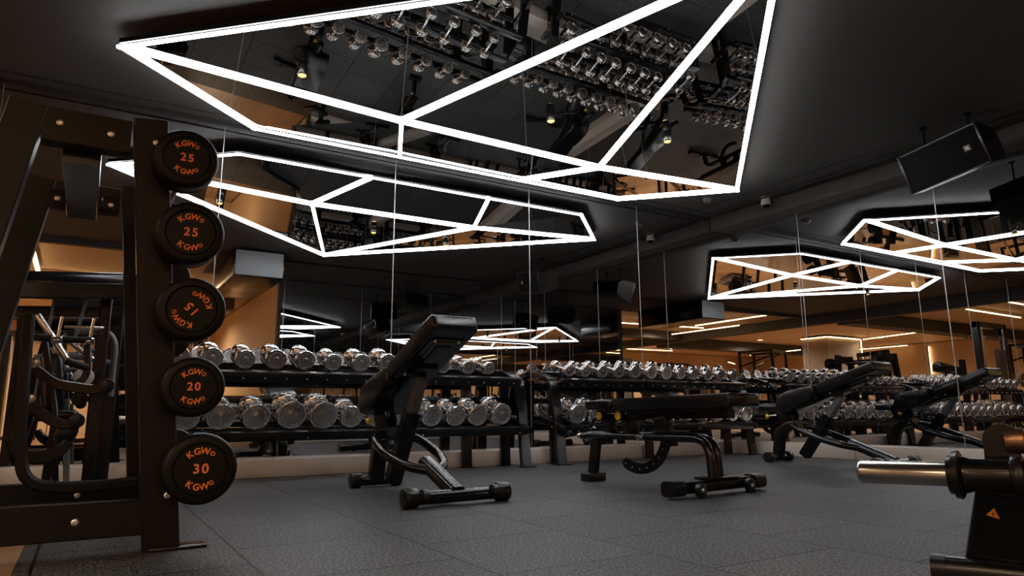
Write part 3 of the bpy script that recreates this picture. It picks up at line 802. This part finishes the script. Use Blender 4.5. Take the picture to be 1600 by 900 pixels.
# cradle hooks for the bars on both uprights
HK = [1.51, 1.205, 0.905, 0.605, 0.30]
def upx(z): return 0.295 - 0.17 * z / 1.68
for y in (3.045, 4.03):
    for z in HK:
        x = upx(z) + 0.06
        hp = smooth_path([V((x - 0.01, y, z - 0.035)) - o, V((x + 0.05, y, z - 0.040)) - o, V((x + 0.085, y, z - 0.015)) - o, V((x + 0.09, y, z + 0.01)) - o], 0.02, 3)
        MB().rtube(hp, 0.05, 0.012, (0, 1, 0), 0.003).build('hook', M['black'], rk)

def glyph_mesh(ch, size):
    cu = bpy.data.curves.new('txt', 'FONT')
    cu.body = ch; cu.size = size; cu.align_x = 'CENTER'; cu.align_y = 'CENTER'; cu.extrude = 0.0008; cu.offset = size * 0.026
    ob = bpy.data.objects.new('txt', cu); COL.objects.link(ob)
    dg = bpy.context.evaluated_depsgraph_get()
    me = bpy.data.meshes.new_from_object(ob.evaluated_get(dg))
    bpy.data.objects.remove(ob); bpy.data.curves.remove(cu)
    return me
def text_part(items, material, parent, name, origin):
    """items: (char, size, x, z, angle) laid on the plane facing -y"""
    bm = bmesh.new()
    for ch, size, x, z, ang in items:
        me = glyph_mesh(ch, size)
        mt = Matrix.Translation(V(origin) + V((x, 0, z))) @ Matrix.Rotation(-ang, 4, 'Y') @ Matrix.Rotation(PI / 2, 4, 'X')
        me.transform(mt)
        bm.from_mesh(me); bpy.data.meshes.remove(me)
    me = bpy.data.meshes.new(name); bm.to_mesh(me); bm.free()
    me.materials.append(material)
    o_ = bpy.data.objects.new(name, me); COL.objects.link(o_); o_.parent = parent
    return o_
def make_barbell(r, num, label, loc, spin=0.0):
    root = empty('fixed_barbell', loc)
    L = 1.18; hl = 0.125
    MB().cyl((0, hl - 0.01, 0), (0, L - hl + 0.01, 0), 0.015, seg=16).build('bar', M['steel'], root)
    for s, y0 in ((1, 0.0), (-1, L)):
        hd = MB().lathe((0, y0, 0), (0, s, 0), [(0.006, 0.001), (0.006, r * 0.70), (0.0075, r * 0.715), (0.0, r * 0.75), (0.0, r * 0.90), (0.004, r * 0.955), (0.012, r * 0.985), (0.024, r), (0.075, r), (0.080, r * 0.985), (0.083, r * 0.985), (0.088, r), (hl - 0.012, r), (hl - 0.003, r * 0.97), (hl, r * 0.9), (hl, 0.02)], 48).build('weight_head', M['urethane'], root)
    c, s = math.cos(spin), math.sin(spin)
    for up_ in (1, -1):
        it = []
        word = 'KGW'
        for k, ch in enumerate(word + '®'):
            if up_ == 1: a = math.radians(128 - 24 * k); ro = a - PI / 2
            else: a = math.radians(-124 + 24 * k); ro = a + PI / 2
            rr = r * 0.50
            sz = r * (0.25 if ch != '®' else 0.17)
            it.append((ch, sz, rr * math.cos(a), rr * math.sin(a), ro))
        it = [(ch, sz, x * c - z * s, x * s + z * c, ro + spin) for ch, sz, x, z, ro in it]
        text_part(it, M['orange'], root, 'lettering', (0, 0.0048, 0))
    it = []
    for k, ch in enumerate(num): it.append((ch, r * 0.37, (k - 0.5) * r * 0.235, 0, 0))
    it = [(ch, sz, x * c - z * s, x * s + z * c, ro + spin) for ch, sz, x, z, ro in it]
    text_part(it, M['orange'], root, 'weight_number', (0, 0.0048, 0))
    return tag(root, label, 'barbell', 'fixed barbells on the left rack')
BB = [(0.118, '25', 'black fixed barbell marked 25, topmost on the rack', 0.0), (0.124, '25', 'black fixed barbell marked 25, second from the top', 0.0),
      (0.124, '15', 'black fixed barbell turned so its orange number is upside down, middle of the rack', 2.4), (0.113, '20', 'black fixed barbell marked 20, second from the bottom', 0.0),
      (0.131, '30', 'widest black fixed barbell marked 30, lowest on the rack', 0.0)]
for (r_, n_, lab, sp), (bx, bz) in zip(BB, ((0.256, 1.497), (0.292, 1.198), (0.318, 0.898), (0.346, 0.603), (0.392, 0.300))):
    make_barbell(r_, n_, lab, (bx, 2.865, bz), sp)

# ------------------------------------------------------------------ plate loaded row machine seen through the rack
mc = empty('row_machine', (-0.15, 4.9, 0))
tag(mc, 'black plate loaded lever machine with chrome grips, seen through the barbell rack', 'exercise machine')
o = V((-0.15, 4.9, 0))
def mp(*pts): return [V(p) - o for p in pts]
def RT(name, pts, w, h, side, rad=0.04, mt='black', bev=0.006):
    return MB().rtube(smooth_path(mp(*pts), rad), w, h, side, bev).build(name, M[mt], mc)
def TB(name, pts, r_, rad=0.05, mt='black'):
    return MB().tube(smooth_path(mp(*pts), rad), r_, 14).build(name, M[mt], mc)
RT('upright', [(0.06, 5.25, 0.0), (0.06, 5.25, 1.30)], 0.10, 0.07, (0, 1, 0))
RT('upright', [(-0.50, 5.25, 0.0), (-0.50, 5.25, 1.30)], 0.10, 0.07, (0, 1, 0))
RT('rear_post', [(0.13, 5.55, 0.0), (0.13, 5.55, 1.42)], 0.08, 0.10, (0, 1, 0))
MB().cyl(*mp((-0.55, 5.1, 1.28), (0.16, 5.1, 1.33)), 0.085, bev=0.012).build('padded_roll', M['vinyl'], mc)
MB().rtube(mp((-0.5, 5.02, 1.235), (0.14, 5.02, 1.28)), 0.03, 0.10, (0, 1, 0), 0.008).build('roll_bracket', M['rackblack'], mc)
RT('cross_beam', [(-0.5, 5.3, 1.14), (0.16, 5.3, 1.18)], 0.06, 0.07, (0, 1, 0))
TB('cable_rod', [(-0.22, 5.1, 1.22), (-0.26, 5.1, 0.60)], 0.010, mt='greymetal')
TB('cable_rod', [(-0.05, 5.1, 1.22), (-0.09, 5.1, 0.98)], 0.010, mt='greymetal')
# lever arms reaching right
for z0, x1 in ((0.76, 0.10), (0.56, -0.03)):
    RT('lever_arm', [(-0.34, 4.75, z0 + 0.02), (-0.26, 4.75, z0), (-0.16, 4.75, z0 - 0.085), (x1 - 0.06, 4.75, z0 - 0.115), (x1, 4.75, z0 - 0.085)], 0.035, 0.058, (0, 1, 0), 0.05)
    MB().cyl(*mp((x1, 4.72, z0 - 0.09), (x1, 4.82, z0 - 0.09)), 0.042, bev=0.006).build('arm_end', M['rubber'], mc)
    MB().cyl(*mp((-0.265, 4.72, z0 + 0.03), (-0.265, 4.82, z0 + 0.03)), 0.030, bev=0.004).build('pivot', M['steel'], mc)
# handles
MB().cyl(*mp((-0.15, 4.8, 0.935), (0.0, 4.8, 0.94)), 0.020).build('grip', M['rubber'], mc)
for x in (-0.19, -0.03):
    MB().cyl(*mp((x, 4.8, 0.93), (x + 0.045, 4.8, 0.935)), 0.021, bev=0.003).build('chrome_ferrule', M['chrome'], mc)
    MB().tube(mp((x + 0.02, 4.8, 0.95), (x + 0.03, 4.8, 1.07)), 0.009).build('chrome_pin', M['chrome'], mc)
TB('chrome_lever', [(-0.29, 4.95, 1.09), (-0.20, 4.95, 0.96), (-0.11, 4.95, 0.82)], 0.020, mt='chrome')
TB('chrome_lever', [(-0.16, 5.2, 1.0), (-0.08, 5.2, 0.93), (0.02, 5.2, 0.85)], 0.018, mt='chrome')
TB('grip_tube', [(-0.36, 4.85, 0.95), (-0.20, 4.85, 0.945)], 0.022, mt='rubber')
TB('grip_tube', [(-0.12, 4.9, 0.82), (0.00, 4.9, 0.78)], 0.024, mt='rubber')
TB('row_bar', [(-0.15, 5.0, 1.035), (0.06, 5.0, 1.035)], 0.010, mt='chrome')
TB('bent_tube', [(-0.1, 5.3, 1.04), (0.10, 5.3, 1.04), (0.14, 5.3, 0.96), (0.14, 5.3, 0.62)], 0.020, 0.06, mt='greymetal')
TB('bent_tube', [(-0.3, 5.3, 0.86), (-0.1, 5.3, 0.88), (0.12, 5.3, 0.84)], 0.020, mt='greymetal')
TB('bent_tube', [(-0.1, 5.2, 0.72), (0.02, 5.2, 0.68), (0.06, 5.2, 0.80)], 0.020)
RT('push_bar', [(-0.02, 4.9, 0.92), (-0.005, 4.9, 0.80), (-0.01, 4.9, 0.72), (-0.08, 4.9, 0.66), (-0.20, 4.9, 0.74)], 0.03, 0.04, (0, 1, 0))
# seat, cam and stand
RT('stand_tube', [(-0.24, 4.9, 0.95), (-0.15, 4.9, 0.55), (-0.09, 4.9, 0.0)], 0.035, 0.035, (0, 1, 0))
RT('stand_tube', [(-0.10, 5.1, 0.60), (-0.04, 5.1, 0.0)], 0.035, 0.035, (0, 1, 0), mt='greymetal')
cm = MB(); pts = []
for k in range(15):
    a = math.radians(190 + 150 * k / 14); pts.append((-0.19 + 0.14 * math.cos(a), 4.80, 0.40 + 0.13 * math.sin(a)))
cm.rtube(mp(*pts), 0.10, [0.05 + 0.03 * math.sin(PI * k / 14) for k in range(15)], (0, 1, 0), 0.010); cm.build('cam_guard', M['rubber'], mc)
MB().box(V((-0.075, 4.82, 0.40)) - o, (0.11, 0.14, 0.08), Matrix.Rotation(0.3, 4, 'Y'), 0.014).build('foot_rest', M['rubber'], mc)
pd = MB(); pd.box(V((-0.18, 5.05, 0.70)) - o, (0.12, 0.10, 0.34), Matrix.Rotation(-0.12, 4, 'Y'), 0.03, 3); pd.build('chest_pad', M['vinyl'], mc)
pd = MB(); pd.box(V((-0.14, 5.1, 0.50)) - o, (0.22, 0.26, 0.07), bev=0.025, seg=3); pd.build('seat_pad', M['vinyl'], mc)
RT('seat_post', [(-0.14, 5.1, 0.47), (-0.16, 5.1, 0.0)], 0.06, 0.05, (0, 1, 0))
RT('base_rail', [(-0.55, 5.25, 0.035), (0.18, 5.25, 0.035)], 0.08, 0.07, (0, 1, 0))
RT('base_rail', [(-0.10, 4.80, 0.03), (-0.10, 5.6, 0.03)], 0.08, 0.06, (1, 0, 0))
for k, (x, z) in enumerate(((-0.02, 0.73), (-0.03, 0.60))):
    MB().cyl(*mp((x, 4.98, z), (x, 5.02, z)), 0.055 - 0.01 * k, bev=0.005).build('small_plate', M['white'] if k == 0 else M['rackblack'], mc)

# ------------------------------------------------------------------ plate loaded machine at the lower right
fm = empty('plate_loaded_machine', (2.2, 1.1, 0))
tag(fm, 'black plate loaded machine with bare steel weight horn, at the lower right corner', 'exercise machine')
o = V((2.2, 1.1, 0))
def fp(*pts): return [V(p) - o for p in pts]
A_, B_ = V((2.02, 1.296, 0.318)), V((2.094, 1.067, 0.322))
D_ = (B_ - A_).normalized()
mb = MB(); L_ = (B_ - A_).length
mb.lathe(A_ - o, D_, [(0, 0.020), (0.002, 0.027), (0.007, 0.032), (0.012, 0.0335), (L_, 0.0335)], 40); mb.build('weight_horn', M['steel'], fm)
MB().lathe(B_ - o, D_, [(-0.006, 0.036), (-0.004, 0.052), (0.008, 0.054), (0.010, 0.064), (0.024, 0.066), (0.028, 0.060), (0.030, 0.04)], 40).build('collar', M['rubber'], fm)
C_ = B_ + D_ * 0.140
MB().lathe(B_ - o, D_, [(0.02, 0.040), (0.035, 0.050), (0.05, 0.044), (0.17, 0.044), (0.30, 0.044)], 32).build('horn_tube', M['black'], fm)
MB().lathe(C_ - o, D_, [(0, 0.044), (0.004, 0.056), (0.016, 0.060), (0.030, 0.056), (0.034, 0.044)], 32).build('tube_ring', M['rubber'], fm)
# vertical arm with a cam plate and bronze roller
cb, ct = V((2.189, 0.985, 0.335)), V((2.185, 0.965, 0.415))
sd = V((0.35, -0.95, 0)).normalized(); dv = V((0.93, 0.36, 0)).normalized()
pts = []
for k in range(13):
    a = math.radians(-15 + 210 * k / 12); pts.append(ct + sd * (0.046 * math.cos(a)) + V((0, 0, 0.046 * math.sin(a))))
pts += [cb + sd * -0.030, cb + sd * 0.04]
MB().prism([p - o - dv * 0.02 for p in pts], dv * 0.04).build('cam_plate', M['black'], fm)
MB().cyl(ct - o + sd * 0.005, ct - o + sd * 0.05, 0.035, bev=0.004).lathe(ct - o + sd * 0.05, sd, [(0, 0.026), (0.30, 0.026)], 28).build('bronze_roller', mat('bronze bushing', (0.34, 0.20, 0.12), 0.3, 0.9), fm)
# upright
up0, up1 = V((2.275, 1.070, 0.06)), V((2.225, 0.990, 0.275))
uo = MB(); uo.rtube([up0 - o, up1 - o], 0.075, 0.140, dv, 0.016); uo = uo.build('upright', M['black'], fm)
MB().rtube([up0 - o - V((0, 0, 0.005)), up0 - o + V((0, 0, 0.003))], 0.085, 0.15, dv, 0.014).build('weld_flange', M['black'], fm)
MB().box(V((2.215, 0.955, 0.285)) - o, (0.06, 0.10, 0.05), Matrix.Rotation(0.3, 4, 'Z'), 0.008).build('tube_saddle', M['black'], fm)
MB().rtube(fp((2.195, 1.175, 0.040), (2.46, 0.48, 0.044)), 0.078, 0.085, (0, 0, 1), 0.03).build('foot_tube', M['black'], fm)
MB().rtube(fp((2.186, 1.198, 0.040), (2.200, 1.162, 0.040)), 0.080, 0.091, (0, 0, 1), 0.032).build('foot_cap', M['rubber'], fm)
MB().rtube(fp((2.34, 0.76, 0.05), (2.24, 0.74, 0.47)), 0.06, 0.08, sd, 0.008).build('rear_upright', M['black'], fm)
MB().rtube(fp((2.34, 0.78, 0.05), (3.0, 0.30, 0.05)), 0.08, 0.08, (0, 0, 1), 0.01).build('base_tube', M['black'], fm)
MB().rtube(fp((2.9, 0.36, 0.05), (2.85, 0.38, 0.9)), 0.08, 0.08, sd, 0.01).build('mast', M['black'], fm)
MB().box(V((2.75, 0.42, 0.42)) - o, (0.34, 0.30, 0.08), Matrix.Rotation(-0.6, 4, 'Z'), 0.025, 3).build('seat_pad', M['vinyl'], fm)
MB().box(V((2.93, 0.33, 0.78)) - o, (0.08, 0.30, 0.55), Matrix.Rotation(-0.6, 4, 'Z'), 0.03, 3).build('back_pad', M['vinyl'], fm)
# warning triangle on the near face of the upright
nf = -(dv); axis = (up1 - up0).normalized(); sx = axis.cross(nf).normalized()
if sx.dot(V((math.cos(1.14), -math.sin(1.14), 0))) < 0: sx = -sx
tc_ = up0.lerp(up1, 0.70) + nf * 0.0378 - o - sx * 0.020
h_ = 0.0155
tri = [tc_ - sx * h_ * 1.05 - axis * h_ * 0.8, tc_ + sx * h_ * 1.05 - axis * h_ * 0.8, tc_ + axis * h_]
tt = MB().prism(tri, nf * 0.0008).build('warning_triangle', M['orangelabel'], uo)
sy = MB()
c_ = tc_ - axis * h_ * 0.2 + nf * 0.0009
sy.prism([c_ + sx * 0.001 + axis * 0.007, c_ - sx * 0.0035 - axis * 0.001, c_ - axis * 0.001], nf * 0.0004)
sy.prism([c_ + sx * 0.0035 + axis * 0.001, c_ + axis * 0.001, c_ - sx * 0.001 - axis * 0.006], nf * 0.0004)
sy.build('warning_mark', M['black'], tt)

# ------------------------------------------------------------------ gym equipment in the open area (seen in the mirrors)
def cable_machine(loc, rz, label, h=2.25, w=1.1):
    root = empty('cable_machine', loc, rz)
    for s in (-1, 1):
        MB().rtube([(s * w / 2, 0, 0), (s * w / 2, 0, h)], 0.10, 0.12, (1, 0, 0), 0.008).build('upright', M['black'], root)
        MB().rtube([(s * w / 2, -0.45, 0.04), (s * w / 2, 0.45, 0.04)], 0.08, 0.07, (1, 0, 0), 0.006).build('foot', M['black'], root)
        MB().tube([(s * (w / 2 - 0.12), 0.05, 0.1), (s * (w / 2 - 0.12), 0.05, h - 0.1)], 0.012).build('guide_rod', M['chrome'], root)
        MB().cyl((s * (w / 2 - 0.12), -0.07, h - 0.16), (s * (w / 2 - 0.12), -0.03, h - 0.16), 0.06, bev=0.006).build('pulley', M['greymetal'], root)
    st = MB()
    for k in range(12): st.box((0, 0.06, 0.12 + k * 0.05), (0.32, 0.14, 0.044), bev=0.004)
    st.build('weight_stack', M['rackblack'], root)
    MB().box((0, 0.14, 0.95), (0.42, 0.02, 1.5), bev=0.006).build('shroud', M['greymetal'], root)
    MB().rtube([(-w / 2 - 0.05, 0, h - 0.05), (w / 2 + 0.05, 0, h - 0.05)], 0.12, 0.12, (0, 1, 0), 0.008).build('top_beam', M['black'], root)
    MB().tube(smooth_path([(-0.45, -0.25, h - 0.32), (-0.35, -0.25, h - 0.24), (0.35, -0.25, h - 0.24), (0.45, -0.25, h - 0.32)], 0.06), 0.014).build('pull_bar', M['chrome'], root)
    MB().rtube([(0, 0, h - 0.05), (0, -0.32, h - 0.08)], 0.06, 0.07, (1, 0, 0), 0.006).build('front_arm', M['black'], root)
    MB().tube([(0, -0.25, h - 0.10), (0, -0.25, h - 0.24)], 0.004, 8).build('cable', M['black'], root)
    MB().box((0, -0.45, 0.48), (0.34, 0.36, 0.07), bev=0.025, seg=3).build('seat_pad', M['vinyl'], root)
    MB().rtube([(0, -0.40, 0.45), (0, -0.35, 0.0)], 0.06, 0.08, (1, 0, 0), 0.006).build('seat_post', M['black'], root)
    MB().cyl((-0.24, -0.28, 0.64), (0.24, -0.28, 0.64), 0.055, bev=0.01).build('thigh_roll', M['vinyl'], root)
    return tag(root, label, 'exercise machine')
def power_rack(loc, rz, label):
    root = empty('power_rack', loc, rz)
    for sx in (-1, 1):
        for sy in (-1, 1):
            MB().rtube([(sx * 0.55, sy * 0.5, 0), (sx * 0.55, sy * 0.5, 2.3)], 0.075, 0.075, (1, 0, 0), 0.006).build('upright', M['black'], root)
        MB().rtube([(sx * 0.55, -0.5, 2.27), (sx * 0.55, 0.5, 2.27)], 0.07, 0.07, (1, 0, 0), 0.006).build('side_beam', M['black'], root)
        MB().rtube([(sx * 0.55, -0.5, 0.04), (sx * 0.55, 0.5, 0.04)], 0.07, 0.07, (1, 0, 0), 0.006).build('base_beam', M['black'], root)
        MB().box((sx * 0.55, -0.56, 1.25), (0.06, 0.10, 0.12), bev=0.01).build('bar_hook', M['yellow'], root)
    MB().rtube([(-0.55, -0.5, 2.27), (0.55, -0.5, 2.27)], 0.07, 0.07, (0, 1, 0), 0.006).build('front_beam', M['black'], root)
    MB().rtube([(-0.55, 0.5, 2.27), (0.55, 0.5, 2.27)], 0.07, 0.07, (0, 1, 0), 0.006).build('rear_beam', M['black'], root)
    for s in (-1, 1):
        MB().rtube([(s * 0.5, -0.45, 1.85), (s * 0.15, 0.45, 2.2)], 0.05, 0.05, (0, 1, 0.2), 0.006).build('brace', M['black'], root)
    MB().cyl((-1.05, -0.60, 1.33), (1.05, -0.60, 1.33), 0.014).build('olympic_bar', M['chrome'], root)
    for s in (-1, 1):
        MB().cyl((s * 0.80, -0.60, 1.33), (s * 0.86, -0.60, 1.33), 0.22, bev=0.01, seg=32).build('bumper_plate', M['rubber'], root)
    return tag(root, label, 'squat rack')
def treadmill(loc, rz, label):
    root = empty('treadmill', loc, rz)
    MB().box((0, 0.1, 0.13), (0.75, 1.75, 0.14), bev=0.02).build('deck', M['greymetal'], root)
    MB().box((0, 0.1, 0.205), (0.5, 1.6, 0.012), bev=0.003).build('belt', M['rubber'], root)
    for s in (-1, 1):
        MB().box((s * 0.36, -0.2, 0.03), (0.06, 0.5, 0.06), bev=0.005).build('foot', M['rubber'], root)
        MB().rtube(smooth_path([(s * 0.36, -0.70, 0.18), (s * 0.36, -0.62, 1.25)], 0.1), 0.06, 0.10, (1, 0, 0), 0.01).build('upright', M['greymetal'], root)
        MB().tube(smooth_path([(s * 0.36, -0.62, 1.05), (s * 0.34, -0.20, 1.0), (s * 0.34, -0.1, 0.92)], 0.1), 0.022).build('handrail', M['black'], root)
    MB().box((0, -0.66, 1.30), (0.82, 0.14, 0.24), Matrix.Rotation(-0.3, 4, 'X'), 0.03).build('console', M['black'], root)
    MB().box((0, -0.66, 1.55), (0.50, 0.05, 0.32), Matrix.Rotation(-0.25, 4, 'X'), 0.012).build('screen', M['black_shiny'], root)
    MB().box((0, -0.70, 0.24), (0.70, 0.30, 0.16), bev=0.04, seg=3).build('motor_hood', M['black'], root)
    return tag(root, label, 'treadmill')
def leg_press(loc, rz, label):
    root = empty('leg_press', loc, rz)
    for s in (-1, 1):
        MB().rtube([(s * 0.35, -0.9, 0.05), (s * 0.35, 0.9, 0.05)], 0.08, 0.08, (1, 0, 0), 0.008).build('base_rail', M['black'], root)
        MB().tube([(s * 0.28, -0.6, 0.25), (s * 0.28, 0.85, 1.35)], 0.025).build('guide_rail', M['chrome'], root)
        MB().rtube([(s * 0.35, 0.85, 0.05), (s * 0.32, 0.85, 1.40)], 0.07, 0.07, (1, 0, 0), 0.006).build('upright', M['black'], root)
        MB().cyl((s * 0.36, 0.5, 1.15), (s * 0.62, 0.5, 1.15), 0.025).build('weight_horn', M['steel'], root)
        MB().cyl((s * 0.40, 0.5, 1.15), (s * 0.50, 0.5, 1.15), 0.22, bev=0.01, seg=32).build('weight_plate', M['rubber'], root)
    MB().box((0, 0.45, 1.10), (0.60, 0.06, 0.50), Matrix.Rotation(0.8, 4, 'X'), 0.01).build('foot_platform', M['greymetal'], root)
    MB().box((0, -0.50, 0.36), (0.42, 0.45, 0.09), Matrix.Rotation(0.1, 4, 'X'), 0.03, 3).build('seat_pad', M['vinyl'], root)
    MB().box((0, -0.86, 0.62), (0.42, 0.09, 0.65), Matrix.Rotation(0.7, 4, 'X'), 0.03, 3).build('back_pad', M['vinyl'], root)
    MB().rtube([(0, -0.7, 0.06), (0, -0.5, 0.33)], 0.10, 0.10, (1, 0, 0), 0.006).build('seat_post', M['black'], root)
    return tag(root, label, 'exercise machine')
cable_machine((-1.75, 5.25, 0), 0, 'tall black cable machine by the mirror wall, left of the barbell rack')
cable_machine((-4.6, 1.0, 0.003), 1.2, 'tall black cable machine standing alone on the oak floor', h=2.1)
cable_machine((-1.0, -5.4, 0), 0.4, 'tall black cable machine behind the photographer, near the ceiling light line')
cable_machine((1.6, -4.4, 0), 2.6, 'tall black cable machine beside the inner tan wall', h=2.2)
power_rack((-3.6, -1.9, 0), 0.3, 'black squat rack with yellow hooks in front of the clad column')
power_rack((-8.6, 3.4, 0), 0.1, 'black squat rack with yellow hooks near the far front wall')
power_rack((-5.0, -7.4, 0), 0.2, 'black squat rack with yellow hooks near the rear wall')
treadmill((-6.6, -5.8, 0), 2.6, 'grey treadmill left of the rear squat rack')
treadmill((-8.0, -6.4, 0), 2.6, 'grey treadmill in the far rear corner')
treadmill((-9.6, 1.0, 0.003), 1.4, 'grey treadmill on the oak floor near the left wall')
leg_press((0.4, -2.9, 0), 0.5, 'black leg press machine just behind the photographer')
leg_press((-5.6, 4.6, 0), 1.6, 'black leg press machine along the front wall')
leg_press((-2.9, -4.0, 0), 2.2, 'black leg press machine between the beam and the squat rack')
